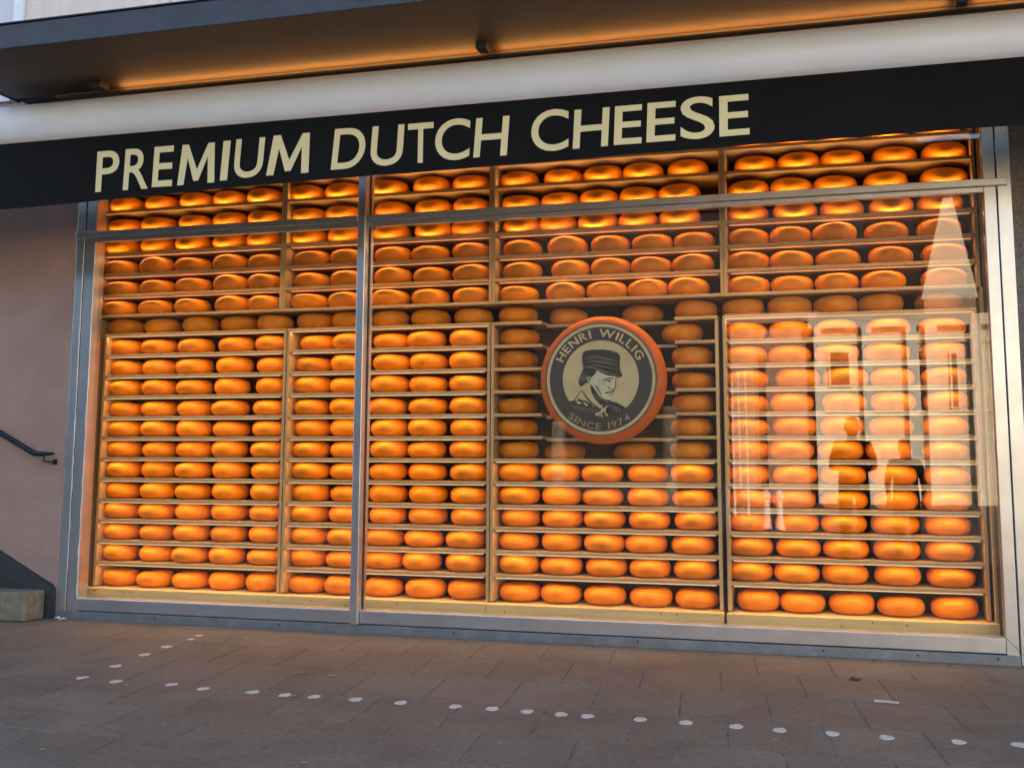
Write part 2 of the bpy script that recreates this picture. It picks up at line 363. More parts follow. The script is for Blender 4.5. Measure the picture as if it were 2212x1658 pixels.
# ------------------------------------------------------------------ canopy, strip lamp, awning
cp = empty('canopy'); tag(cp, 'dark flat canopy with slate grey edge above the awning', 'canopy')
CX0, CX1 = -5.93, 4.3
MB().box(CX0, CX1, -1.505, -1.46, 3.85, 4.012, 0.004).build('fascia', M['fascia'], cp)
MB().box(CX0-0.01, CX1, -1.515, -1.40, 4.014, 4.026, 0.003).build('top_flashing', M['black'], cp)
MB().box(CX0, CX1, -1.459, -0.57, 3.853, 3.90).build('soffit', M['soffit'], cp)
MB().box(CX0-0.02, CX0-0.002, -1.50, -0.5, 3.845, 4.012).build('end_plate', M['black'], cp)
MB().box(CX0+0.35, CX1, -0.569, -0.52, 3.842, 3.90, 0.003).build('trim', M['trim'], cp)
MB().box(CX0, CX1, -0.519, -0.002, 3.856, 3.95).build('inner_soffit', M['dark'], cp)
for x in (-5.06, -2.19, 0.7):
    MB().box(x-0.036, x+0.036, -0.80, -0.69, 3.800, 3.851, 0.006).build('bracket', M['fascia'], cp)
lb = empty('soffit_lamp'); tag(lb, 'warm strip lamp on top of the awning casing lighting the soffit', 'lamp')
MB().box(-4.98, 4.2, -0.625, -0.585, 3.784, 3.802, 0.003).build('lamp_body', M['dark'], lb)
for a, b in ((-4.98, -2.25), (-2.12, 0.63), (0.78, 4.2)):
    strip_light('lamp_light', a, b, -0.605, 3.806, 0.02, (0, -0.45, 1), 1.3*(b-a), lb, (1, 0.43, 0.11))

aw = empty('awning'); tag(aw, 'closed awning with white casing and black lettered cloth valance', 'awning')
m = MB(); prof = []
for k in range(25):
    a = R(-95 + 190*k/24); prof.append((-0.660 - 0.150*math.cos(a), 3.596 + 0.162*math.sin(a)))
prof = [(-0.42, 3.437)] + prof + [(-0.42, 3.756)]
ring0 = [m.bm.verts.new((-7.6, y, z)) for y, z in prof]; ring1 = [m.bm.verts.new((4.2, y, z)) for y, z in prof]
n = len(prof); m.bm.faces.new(ring0); m.bm.faces.new(ring1[::-1])
for i in range(n): m.bm.faces.new((ring0[i], ring0[(i+1) % n], ring1[(i+1) % n], ring1[i]))
o = m.build('casing', M['cassette'], aw); smooth_by_angle(o, 50)
TT = math.tan(R(7))
VB = [(-7.6, 2.905), (-6.05, 2.922), (-5.1, 2.951), (-4.2, 2.975), (-3.4, 2.990), (-2.2, 3.005), (-1.1, 3.019), (0.75, 3.034), (1.1, 3.032), (4.2, 3.03)]
def vbot(x):
    for (a, za), (b, zb) in zip(VB, VB[1:]):
        if a <= x <= b: return za + (zb-za)*(x-a)/(b-a)
    return 3.0
def vy(x, z): return -0.80 - (3.435-z)*TT + (0.007*math.sin(x*2.3) + 0.0035*math.sin(x*7.1+1.0) + 0.002*math.sin(x*15.7))*(3.435-z)/0.4
m = MB(); rows_ = []
NX, NZ = 320, 8
for i in range(NX+1):
    x = -7.6 + 11.8*i/NX; zb = vbot(x)
    rows_.append([m.bm.verts.new((x, vy(x, zb+(3.436-zb)*j/NZ), zb+(3.436-zb)*j/NZ)) for j in range(NZ+1)])
for a, b in zip(rows_, rows_[1:]):
    for j in range(NZ): m.bm.faces.new((a[j], b[j], b[j+1], a[j+1]))
bmesh.ops.solidify(m.bm, geom=m.bm.faces[:], thickness=0.004)
val = m.build('valance', M['valance'], aw); smooth_by_angle(val, 50)

# lettering: outlines drawn as filled 2D curves
def glyph_mesh(ch, off):
    c = bpy.data.curves.new('glyph', 'FONT'); c.body = ch; c.size = 1.0; c.offset = off; c.resolution_u = 6
    o = bpy.data.objects.new('glyph', c); COL.objects.link(o)
    dg = bpy.context.evaluated_depsgraph_get(); dg.update()
    me = bpy.data.meshes.new_from_object(o.evaluated_get(dg))
    vs_ = [v.co.copy() for v in me.vertices]; fs = [tuple(p.vertices) for p in me.polygons]
    bpy.data.objects.remove(o); bpy.data.curves.remove(c); bpy.data.meshes.remove(me)
    x0 = min(v.x for v in vs_); x1 = max(v.x for v in vs_); y0 = min(v.y for v in vs_); y1 = max(v.y for v in vs_)
    return [((v.x-x0)/(x1-x0), (v.y-y0)/(y1-y0)) for v in vs_], fs, (x1-x0)/(y1-y0)
_gc = {}
def glyph(ch, off):
    if (ch, off) not in _gc: _gc[(ch, off)] = glyph_mesh(ch, off)
    return _gc[(ch, off)]
LET = [('P',-4.975,3.017,-4.998,3.316,-4.792),('R',-4.755,3.017,-4.769,3.317,-4.556),('E',-4.527,3.024,-4.539,3.317,-4.372),('M',-4.332,3.025,-4.341,3.314,-4.040),('I',-4.000,3.034,-4.004,3.318,-3.945),('U',-3.903,3.040,-3.907,3.322,-3.686),('M',-3.655,3.046,-3.650,3.328,-3.342),
 ('D',-3.189,3.054,-3.183,3.338,-2.953),('U',-2.917,3.057,-2.916,3.334,-2.695),('T',-2.660,3.061,-2.671,3.333,-2.484),('C',-2.478,3.063,-2.479,3.344,-2.244),('H',-2.217,3.070,-2.208,3.333,-1.988),('C',-1.843,3.077,-1.845,3.352,-1.603),('H',-1.576,3.081,-1.569,3.335,-1.347),('E',-1.318,3.083,-1.314,3.336,-1.144),('E',-1.119,3.085,-1.114,3.340,-0.939),('S',-0.915,3.084,-0.913,3.356,-0.709),('E',-0.683,3.088,-0.684,3.346,-0.506)]
M_OUT = [(0, 0), (.07, 1), (.24, 1), (.505, .36), (.76, 1), (.93, 1), (1, 0), (.82, 0), (.775, .66), (.565, .08), (.43, .08), (.235, .66), (.17, 0)]
for ch, xb, zb, xt, zt, xr in LET:
    if ch == 'I': vsn, fs = [(0, 0), (1, 0), (1, 1), (0, 1)], [(0, 1, 2, 3)]
    elif ch == 'M': vsn = M_OUT; fs = [tuple(range(len(M_OUT)))]
    else: vsn, fs, asp = glyph(ch, 0.010)
    m = MB(); w = xr - max(xb, xt)
    vv = []
    for u, v in vsn:
        x = xb + (xt-xb)*v + u*w; z = zb + (zt-zb)*v
        vv.append(m.bm.verts.new((x, vy(x, z)-0.0065, z)))
    for f in fs:
        try: m.bm.faces.new([vv[i] for i in f])
        except ValueError: pass
    bmesh.ops.triangulate(m.bm, faces=[f for f in m.bm.faces if len(f.verts) > 4])
    m.build('letter', M['letter'], val)

# ================================================================== SHELVES
YF, YB = 0.30, 0.66
TH = 0.022
low_z = [2.157,1.993,1.829,1.667,1.504,1.345,1.188,1.027,0.865,0.711,0.55,0.387]
FLOOR = 0.213
names4 = ['leftmost', 'second from left', 'third from left', 'rightmost']
lowX = [(-5.665, -4.068), (-4.060, -2.453), (-2.446, -0.835), (-0.805, 0.806)]
REC = (-2.07, -1.13)                    # recessed middle of the third cabinet, behind the round sign
SH_B = 0.002
def shelf_box(m, x0, x1, y0, y1, zc): m.box(x0, x1, y0, y1, zc-TH/2, zc+TH/2, SH_B)
for ci, (x0, x1) in enumerate(lowX):
    c = empty('cheese_cabinet')
    extra = ' with a recess behind the round sign' if ci == 2 else ''
    tag(c, 'lower pine cheese cabinet, %s of four%s' % (names4[ci], extra), 'cabinet', 'lower pine cheese cabinets')
    MB().box(x0, x0+TH, YF+0.002, YB, FLOOR, 2.157-TH/2-0.001, SH_B).build('side_panel', M['wood_v'], c)
    MB().box(x1-TH, x1, YF+0.002, YB, FLOOR, 2.157-TH/2-0.001, SH_B).build('side_panel', M['wood_v'], c)
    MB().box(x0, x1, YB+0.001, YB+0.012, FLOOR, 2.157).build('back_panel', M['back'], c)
    for k, z in enumerate(low_z):
        a, b = (x0, x1) if k == 0 else (x0+TH+0.001, x1-TH-0.001)
        recess = ci == 2 and 0 <= k <= 5
        if recess:
            m = MB(); shelf_box(m, a, REC[0], YF, YB, z); m.build('shelf', M['wood'], c)
            m = MB(); shelf_box(m, REC[1], b, YF, YB, z); m.build('shelf', M['wood'], c)
            m = MB(); shelf_box(m, REC[0]+0.001, REC[1]-0.001, YF+0.13, YB, z-0.012); m.build('shelf', M['wood'], c)
        else:
            m = MB(); shelf_box(m, a, b, YF, YB, z); s = m.build('shelf', M['wood'], c)
            zl = z - TH/2 - 0.004
            if not (ci == 2 and k < 6):
                MB().box(a+0.02, b-0.02, YF+0.003, YF+0.013, zl-0.003, z-TH/2-0.001).build('led_strip', M['led'], s)
                strip_light('led_light', a+0.02, b-0.02, YF+0.011, zl-0.006, 0.012, (0, 0.22, -1), 1.35, s)
# sill platform of pale boards
pf = empty('display_platform'); tag(pf, 'pale wooden platform board running along the bottom of the shelves', 'platform')
bx = [(-5.775, -4.12), (-4.117, -2.452), (-2.449, -0.826), (-0.806, 0.845)]
for a, b in bx:
    o = MB().box(a, b, YF-0.075, YB+0.01, 0.138, 0.205, 0.003).build('board', M['board'], pf)
    for _ in range(3):
        kx = rr.uniform(a+0.1, b-0.1)
        MB().lathe([(0.006, 0), (0.004, 0.0008)], 8, (kx, YF-0.0762, rr.uniform(0.155, 0.19)), 'Y').build('knot', M['knot'], o)
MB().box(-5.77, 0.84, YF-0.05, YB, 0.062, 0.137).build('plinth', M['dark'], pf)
rv = empty('reveal_boards'); tag(rv, 'narrow upright pine boards lining both ends of the window', 'board')
MB().box(-5.776, -5.727, YF-0.07, YB, 0.206, 2.29, 0.003).build('board', M['wood_v'], rv)
MB().box(0.825, 0.846, YF-0.05, YB, 0.206, 2.29, 0.003).build('board', M['wood_v'], rv)
# upper units
up_z = [3.326, 3.156, 2.982, 2.812, 2.642, 2.474, 2.310]
upX = [(-5.775, -4.118), (-4.116, -2.446), (-2.444, -0.791), (-0.789, 0.840)]
for ci, (x0, x1) in enumerate(upX):
    c = empty('wall_shelf'); tag(c, 'upper pine shelf unit above the cabinets, %s of four' % names4[ci], 'shelf', 'upper pine shelf units')
    MB().box(x0, x0+TH, YF+0.004, YB, 2.310-TH/2, 3.54, SH_B).build('side_panel', M['wood_v'], c)
    MB().box(x1-TH, x1, YF+0.004, YB, 2.310-TH/2, 3.54, SH_B).build('side_panel', M['wood_v'], c)
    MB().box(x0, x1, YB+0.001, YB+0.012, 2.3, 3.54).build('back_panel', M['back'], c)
    for z in [3.50] + up_z:
        m = MB(); shelf_box(m, x0+TH+0.001, x1-TH-0.001, YF, YB, z); s = m.build('shelf', M['wood'], c)
        a, b = x0+TH+0.02, x1-TH-0.02
        if 2.7 < z < 3.4:               # strips on the front lip shining up at the wheels
            MB().box(a, b, YF+0.026, YF+0.034, z+TH/2+0.0005, z+TH/2+0.004).build('led_strip', M['led'], s)
            strip_light('led_light', a, b, YF+0.030, z+TH/2+0.006, 0.008, (0, -0.1, 1), 1.5, s)
        if 2.6 < z < 2.85 or 2.4 < z < 2.5:
            MB().box(a, b, YF+0.060, YF+0.070, z-TH/2-0.005, z-TH/2-0.0005).build('led_strip', M['led'], s)
            strip_light('led_light', a, b, YF+0.065, z-TH/2-0.008, 0.010, (0, 0.0, -1), 0.8, s)
# lamp bar tucked behind the horizontal window bar, shining down on shelf fronts and platform
bar = empty('light_bar'); tag(bar, 'thin warm lamp bar hidden behind the horizontal window bar', 'lamp')
MB().box(-5.56, 0.83, 0.106, 0.130, 2.930, 2.944, 0.002).build('lamp_profile', M['dark'], bar)
for (a, b) in ((-5.55, -4.12), (-4.10, -2.45), (-2.44, -0.80), (-0.78, 0.82)):
    strip_light('lamp_light', a, b, 0.118, 2.926, 0.012, (0, 0.08, -1), 3.0, bar, spread=50)

# ================================================================== CHEESES
B1 = { 1:[-5.625,-5.3,-4.976,-4.671,-4.368],2:[-5.628,-5.321,-4.977,-4.672,-4.353],3:[-5.65,-5.325,-4.994,-4.666,-4.368],4:[-5.653,-5.317,-4.995,-4.659,-4.353],5:[-5.631,-5.304,-4.979,-4.644,-4.343],6:[-5.656,-5.308,-4.98,-4.625,-4.338],7:[-5.574,-5.241,-4.898,-4.562,-4.248],8:[-5.561,-5.263,-4.932,-4.576,-4.251],9:[-5.552,-5.254,-4.945,-4.593,-4.245],10:[-5.547,-5.246,-4.938,-4.607,-4.247],11:[-5.547,-5.246,-4.931,-4.613,-4.258],12:[-5.542,-5.234,-4.923,-4.606,-4.26],13:[-5.542,-5.226,-4.916,-4.608,-4.266],14:[-5.533,-5.222,-4.913,-4.597,-4.261],15:[-5.537,-5.222,-4.91,-4.591,-4.263],16:[-5.537,-5.223,-4.911,-4.593,-4.261],17:[-5.532,-5.215,-4.912,-4.594,-4.263],18:[-5.531,-5.215,-4.912,-4.595,-4.265],19:[-5.525,-5.21,-4.9,-4.592,-4.278] }
B2 = { 1:[-3.998,-3.695,-3.314,-2.975,-2.661],2:[-3.989,-3.691,-3.291,-2.957,-2.656],3:[-3.976,-3.671,-3.292,-2.948,-2.669],4:[-3.943,-3.647,-3.281,-2.979,-2.653],5:[-3.946,-3.639,-3.278,-2.965,-2.644],6:[-3.953,-3.655,-3.29,-2.977,-2.65],7:[-3.91,-3.62,-3.287,-2.972,-2.637],8:[-3.878,-3.605,-3.276,-2.999,-2.668],9:[-3.908,-3.616,-3.269,-2.978,-2.667],10:[-3.915,-3.627,-3.285,-2.983,-2.662],11:[-3.918,-3.623,-3.297,-2.98,-2.66],12:[-3.909,-3.612,-3.279,-2.982,-2.655],13:[-3.912,-3.608,-3.276,-2.987,-2.654],14:[-3.911,-3.604,-3.291,-2.981,-2.648],15:[-3.907,-3.6,-3.288,-2.971,-2.647],16:[-3.914,-3.603,-3.285,-2.976,-2.645],17:[-3.913,-3.607,-3.304,-2.999,-2.676],18:[-3.915,-3.622,-3.308,-3.011,-2.674],19:[-3.917,-3.617,-3.304,-2.979,-2.665] }
B3 = { 1:[-2.289,-1.951,-1.654,-1.363,-1.044],2:[-2.271,-1.976,-1.686,-1.391,-1.106],3:[-2.263,-1.99,-1.693,-1.403,-1.105],4:[-2.263,-1.921,-1.606,-1.302,-1.007],5:[-2.262,-1.9,-1.601,-1.31,-1.016],6:[-2.283,-1.935,-1.629,-1.335,-1.051],7:[-2.296,-1.942,-1.396,-1.002],8:[-2.282,-1.104],9:[-2.295,-1.033],10:[-2.295,-1.029],11:[-2.294,-1.032],12:[-2.293,-1.044],13:[-2.286,-1.974,-1.465,-1.053],14:[-2.285,-1.975,-1.674,-1.353,-1.046],15:[-2.278,-1.968,-1.672,-1.352,-1.042],16:[-2.27,-1.962,-1.659,-1.344,-1.026],17:[-2.284,-1.969,-1.66,-1.371,-1.05],18:[-2.276,-1.969,-1.648,-1.344,-1.037],19:[-2.272,-1.969,-1.659,-1.34,-1.028] }
B4 = { 1:[-0.572,-0.28,0.01,0.351,0.667],2:[-0.624,-0.334,-0.044,0.288,0.659],3:[-0.634,-0.311,-0.001,0.318,0.626],4:[-0.631,-0.346,-0.055,0.279,0.616],5:[-0.635,-0.345,-0.039,0.302,0.641],6:[-0.639,-0.346,-0.05,0.249,0.634],7:[-0.677,-0.365,-0.064,0.226,0.59],8:[-0.665,-0.361,-0.066,0.267,0.606],9:[-0.668,-0.374,-0.065,0.255,0.605],10:[-0.666,-0.324,-0.013,0.281,0.604],11:[-0.669,-0.368,-0.028,0.281,0.611],12:[-0.663,-0.351,-0.048,0.264,0.602],13:[-0.667,-0.379,-0.061,0.243,0.595],14:[-0.67,-0.359,-0.052,0.266,0.594],15:[-0.659,-0.373,-0.051,0.272,0.587],16:[-0.665,-0.356,-0.056,0.266,0.586],17:[-0.66,-0.351,-0.047,0.269,0.593],18:[-0.666,-0.365,-0.058,0.268,0.592],19:[-0.619,-0.334,-0.023,0.281,0.606] }
B1[0] = []; B2[0] = []; B3[0] = [-2.2, -1.9, -1.6, -1.3, -1.0]; B4[0] = [-0.60, -0.31, -0.02, 0.30, 0.63]
row_z = {0: 3.337, 1: 3.167, 2: 2.993, 3: 2.823, 4: 2.653, 5: 2.485, 6: 2.321, 7: 2.168, 19: 0.2055}
for i, z in enumerate(low_z[1:]): row_z[8+i] = z + TH/2
def cheese_mesh(seed):
    rc = random.Random(seed)
    RAD, HT = 0.148*rc.uniform(0.985, 1.02), 0.124*rc.uniform(0.97, 1.03)
    prof = [(0.02, 0), (0.078, 0.0)]
    for k in range(13):
        a = R(-90 + 180*k/12); e = 0.90
        c_, s_ = math.cos(a), math.sin(a)
        rr_ = 0.078 + (RAD-0.078)*(abs(c_)**e); zz = HT/2 + HT/2*math.copysign(abs(s_)**0.92, s_)
        if 0 < k < 12: prof.append((rr_, zz))
    prof += [(0.078, HT), (0.045, HT+0.002), (0.015, HT+0.003)]
    m = MB().lathe(prof, 36, sq=rc.uniform(0.985, 1.0))
    for v in m.bm.verts:
        a = math.atan2(v.co.y, v.co.x)
        v.co.z *= 1 + 0.035*math.sin(a + seed) * (v.co.z/HT)
        v.co.x *= 1 + 0.006*math.sin(2*a+seed)
    return m.mesh('cheese_wheel', M['cheese'], True)
CM = [cheese_mesh(s) for s in range(12)]
ordn = ['first', 'second', 'third', 'fourth', 'fifth', 'sixth', 'seventh', 'eighth', 'ninth', 'tenth', 'eleventh', 'twelfth']
bayn = ['leftmost', 'second', 'third', 'rightmost']
rest = bmesh.new(); rc = random.Random(11)
for bi, BB in enumerate((B1, B2, B3, B4)):
    for r, xs in BB.items():
        for i, x in enumerate(xs):
            z = row_z[r]; y = YF + 0.174 + rc.uniform(-0.012, 0.014)
            if bi == 2 and ((r == 7 and i in (1, 2)) or (r == 13 and i in (1, 2))): y = YF + 0.13 + 0.16; z -= 0.012
            me = rc.choice(CM); rot = rc.uniform(0, 6.28)
            if bi == 2 and r == 8 and i == 1: x = -1.10
            if r <= 3:
                bm2 = bmesh.new(); bm2.from_mesh(me)
                bmesh.ops.transform(bm2, matrix=Matrix.Translation((x, y, z)) @ Matrix.Rotation(rot, 4, 'Z'), verts=bm2.verts)
                tmp = bpy.data.meshes.new('tmp'); bm2.to_mesh(tmp); bm2.free(); rest.from_mesh(tmp); bpy.data.meshes.remove(tmp)
                continue
            o = bpy.data.objects.new('gouda', me); COL.objects.link(o); o.location = (x, y, z); o.rotation_euler = (0, 0, rot); k_ = rc.uniform(0.965, 1.02); o.scale = (k_, k_, rc.uniform(0.95, 1.04))
            n = len(xs); pos = ordn[i] + ' from left' if n > 2 else ('left one' if i == 0 else 'right one')
            if r >= 8:
                k = 19 - r
                shf = 'bottom shelf' if k == 0 else ('top shelf' if k == 11 else ordn[k] + ' shelf up')
                lab = 'orange cheese wheel, %s, %s, %s lower cabinet' % (pos, shf, bayn[bi])
            elif r == 7: lab = 'orange cheese wheel on top of the %s lower cabinet, %s' % (bayn[bi], pos)
            else: lab = 'orange cheese wheel, %s, %s shelf up, %s upper unit' % (pos, ['lowest', 'second', 'third'][6-r], bayn[bi])
            tag(o, lab.replace('lowest shelf up', 'lowest shelf'), 'cheese', 'orange cheese wheels on the shelves')
me = bpy.data.meshes.new('gouda_rows'); rest.to_mesh(me); rest.free(); me.materials.append(M['cheese'])
for p in me.polygons: p.use_smooth = True
o = bpy.data.objects.new('gouda_rows', me); COL.objects.link(o)
tag(o, 'orange cheese wheels lit from below on the topmost shelves', 'cheese', kind='stuff')

# ================================================================== ROUND SIGN
sg = empty('round_sign'); tag(sg, 'round orange rimmed sign with a man in a dark cap, HENRI WILLIG', 'sign')
SX, SZ, SR, SY = -1.608, 1.735, 0.437, 0.105
prof = [(0.02, 0.0), (0.39, 0.0)]
for k in range(1, 16):
    a = R(-90 + 180*k/16); prof.append((0.385 + (SR-0.385)*math.cos(a)**0.8, 0.09 + 0.09*math.sin(a)))
prof += [(0.38, 0.18), (0.02, 0.18)]
rim = MB().lathe(prof, 96, (SX, SY, SZ), 'Y').build('rim', M['bigcheese'], sg); smooth_by_angle(rim, 45)
LR = 0.383
def disc(name, m_, r0, r1, layer, parent=sg):
    m = MB(); n = 96; y = SY - 0.0015*layer
    a = [m.bm.verts.new((SX+r1*LR*math.cos(2*math.pi*k/n), y, SZ+r1*LR*math.sin(2*math.pi*k/n))) for k in range(n)]
    if r0 <= 0: m.bm.faces.new(a)
    else:
        b = [m.bm.verts.new((SX+r0*LR*math.cos(2*math.pi*k/n), y, SZ+r0*LR*math.sin(2*math.pi*k/n))) for k in range(n)]
        for k in range(n): m.bm.faces.new((a[k], a[(k+1) % n], b[(k+1) % n], b[k]))
    return m.build(name, m_, parent)
disc('label_disc', M['s_dark'], 0, 1.0, 1)
disc('cream_ring', M['s_cream'], 0.925, 0.985, 2)
m = MB()                                                    # fine dark rope ticks on the cream ring
for k in range(150):
    a = 2*math.pi*k/150
    p = [(0.972, a), (1.0, a+0.012), (1.0, a+0.030), (0.972, a+0.018)]
    m.bm.faces.new([m.bm.verts.new((SX+q*LR*math.cos(t), SY-0.0045, SZ+q*LR*math.sin(t))) for q, t in p])
o = m.build('rope_edge', M['s_black'], sg); tag(o, kind='stuff')
disc('portrait_ground', M['s_cream'], 0, 0.685, 2)
def pt(px, py): return ((px-855)/640.0, -(py-802)/640.0)
def layer_poly(name, pts, m_, layer):
    m = MB(); y = SY - 0.0015*layer
    m.bm.faces.new([m.bm.verts.new((SX+u*LR, y, SZ+v*LR)) for u, v in (pt(*p) for p in pts)])
    bmesh.ops.triangulate(m.bm, faces=m.bm.faces[:])
    return m.build(name, m_, sg)
coat_pts = [(470,1045),(500,1050),(560,1040),(620,1055),(700,1085),(770,1110),(850,1130),(930,1075),(975,1055),(1040,1070),(1105,1105),(1150,1132),(1180,1110)]
for k in range(0, 31):
    a = R(-35 - 110*k/30); coat_pts.append((855+0.900*640*math.cos(a), 802-0.900*640*math.sin(a)))
layer_poly('coat', coat_pts, M['s_dark'], 3)
layer_poly('lapel', [(960,1062),(1040,1072),(1110,1112),(1100,1180),(1010,1215),(940,1190),(955,1120)], M['s_black'], 4)
layer_poly('neck', [(640,895),(735,870),(790,1000),(850,1080),(860,1120),(800,1105),(720,1060),(650,1010),(590,1015)], M['s_cream'], 4)
layer_poly('face', [(735,800),(790,700),(850,715),(910,745),(970,762),(1035,770),(1030,800),(1022,835),(1030,870),(1022,905),(1012,928),(985,940),(992,965),(982,985),(985,1010),(970,1045),(900,1075),(830,1010),(770,890),(745,862)], M['s_face'], 5)
layer_poly('beard', [(738,868),(770,885),(800,935),(835,985),(870,1015),(915,1035),(960,1040),(975,1055),(950,1085),(900,1105),(850,1092),(795,1030),(752,950)], M['s_black'], 6)
layer_poly('hair', [(655,690),(640,740),(612,785),(605,850),(622,885),(655,875),(690,845),(715,850),(735,800),(760,760),(805,735),(810,700),(730,680)], M['s_black'], 6)
layer_poly('ear', [(700,790),(715,765),(745,770),(752,800),(735,835),(715,840),(702,820)], M['s_grey'], 7)
layer_poly('cap', [(648,560),(652,515),(680,482),(760,468),(900,470),(1000,488),(1062,515),(1084,545),(1082,620),(1078,690),(1095,735),(1112,770),(1085,783),(1050,782),(1020,772),(960,768),(900,748),(840,718),(790,700),(730,690),(668,692),(655,640)], M['s_black'], 8)
layer_poly('cap_sheen', [(690,560),(780,520),(900,560),(1000,600),(1040,640),(960,645),(860,620),(740,610)], M['s_dark'], 9)
layer_poly('eyebrow', [(888,812),(920,800),(965,790),(1010,795),(1012,806),(965,803),(925,815),(895,824)], M['s_black'], 7)
layer_poly('eye', [(930,826),(950,818),(975,820),(985,828),(960,836),(938,834)], M['s_black'], 7)
layer_poly('nose_shadow', [(940,892),(960,886),(975,915),(1010,922),(1000,934),(965,932),(950,915)], M['s_grey'], 7)
layer_poly('moustache', [(905,960),(940,945),(985,945),(992,955),(945,962),(915,970)], M['s_black'], 7)
layer_poly('cheek_shadow', [(800,870),(830,880),(850,930),(880,980),(855,975),(820,930)], M['s_grey'], 7)
for nm, pts in (('collar_line', [(632,930),(642,925),(585,1010),(552,1052),(545,1045)]), ('collar_line', [(640,935),(650,930),(700,1000),(770,1080),(835,1125),(825,1130),(755,1090),(690,1015)]),
                ('collar_line', [(600,1020),(650,1040),(700,1050),(760,1095),(750,1110),(690,1075),(640,1060),(590,1045)])):
    layer_poly(nm, pts, M['s_black'], 6)
for pts in ([(850,1105),(880,1135),(900,1130),(950,1095),(955,1110),(915,1150),(945,1215),(925,1225),(890,1165),(865,1195),(835,1205),(830,1190),(868,1150)],
            [(790,1190),(830,1180),(840,1215),(880,1205),(890,1232),(800,1210)], [(660,1060),(690,1075),(720,1100),(700,1105),(665,1085)], [(570,1060),(600,1050),(640,1075),(610,1085)]):
    layer_poly('scarf', pts, M['s_cream'], 7)
def stroke(name, pts, w, m_, layer):
    L_ = []; R_ = []
    for i, (x, y) in enumerate(pts):
        x0, y0 = pts[max(0, i-1)]; x1, y1 = pts[min(len(pts)-1, i+1)]
        d = math.hypot(x1-x0, y1-y0) or 1; nx, ny = -(y1-y0)/d, (x1-x0)/d
        t = i/(len(pts)-1); ww = w*(0.35 + 0.65*math.sin(math.pi*min(max(t, 0.05), 0.95)))
        L_.append((x+nx*ww/2, y+ny*ww/2)); R_.append((x-nx*ww/2, y-ny*ww/2))
    return layer_poly(name, L_ + R_[::-1], m_, layer)
for k in range(6): stroke('engraved_line', [(672+8*k, 545+22*k), (780, 528+24*k), (900, 545+24*k), (1000, 570+23*k), (1066, 600+20*k)], 7, M['s_grey'] if k % 2 else M['s_dark'], 10)
stroke('engraved_line', [(662, 672), (740, 668), (830, 694), (920, 728), (1000, 752), (1085, 762)], 9, M['s_grey'], 10)
for k in range(5): stroke('engraved_line', [(775+14*k, 845+20*k), (800+14*k, 880+22*k), (815+16*k, 925+22*k)], 6, M['s_grey'], 8)
for k in range(4): stroke('engraved_line', [(850+22*k, 790+6*k), (838+22*k, 830+6*k), (846+22*k, 868+6*k)], 5, M['s_grey'], 8)
for k in range(5): stroke('engraved_line', [(640+16*k, 720+4*k), (622+18*k, 780+4*k), (630+18*k, 850-6*k)], 6, M['s_grey'], 9)
for k in range(6): stroke('engraved_line', [(790+26*k, 960+14*k), (805+27*k, 1000+11*k), (830+22*k, 1040+7*k)], 5, M['s_grey'], 8)
for k in range(7): stroke('engraved_line', [(520+50*k, 1090+12*k), (560+50*k, 1120+8*k), (590+48*k, 1170+4*k)], 6, M['s_grey'], 8)
for k in range(5): stroke('engraved_line', [(965+26*k, 1085+8*k), (990+24*k, 1130+6*k), (1000+20*k, 1180)], 5, M['s_grey'], 8)
stroke('engraved_line', [(952, 985), (970, 990), (985, 985)], 7, M['s_black'], 8)
stroke('engraved_line', [(1030, 800), (1026, 840), (1034, 880), (1020, 915), (990, 935)], 6, M['s_dark'], 8)
def arc_text(txt, r_base, r_top, a0, a1, m_, name, flip, off):
    # letters spread over the arc from angle a0 to a1 (degrees), advance by glyph aspect
    adv = []
    for ch in txt:
        adv.append(0.45 if ch == ' ' else (0.22 if ch in 'I1' else glyph(ch, off)[2]))
    gap = 0.20; tot = sum(adv) + gap*(len(txt)-1); pos = 0
    for ch, w in zip(txt, adv):
        if ch != ' ':
            if ch == 'I': vsn, fs = [(0, 0), (1, 0), (1, 1), (0, 1)], [(0, 1, 2, 3)]
            else: vsn, fs, _ = glyph(ch, off)
            m = MB(); vv = []
            for u, v in vsn:
                ang = R(a0 + (a1-a0)*(pos+u*w)/tot); r = r_base + (r_top-r_base)*v
                vv.append(m.bm.verts.new((SX+r*LR*math.cos(ang), SY-0.0015*9, SZ+r*LR*math.sin(ang))))
            for f in fs:
                try: m.bm.faces.new([vv[i] for i in f])
                except ValueError: pass
            m.build('letter', m_, sg)
        pos += w + gap
arc_text('HENRI WILLIG', 0.735, 0.885, 156, 25, M['s_cream'], 'letter', False, 0.015)
arc_text('SINCE 1974', 0.895, 0.775, 229, 308, M['s_grey'], 'letter', True, 0.005)
MB().box(SX-0.03, SX+0.03, SY+0.181, YF+0.128, 2.05, 2.10).box(SX-0.03, SX+0.03, SY+0.181, YF+0.128, 1.40, 1.45).build('sign_bracket', M['alu'], sg)

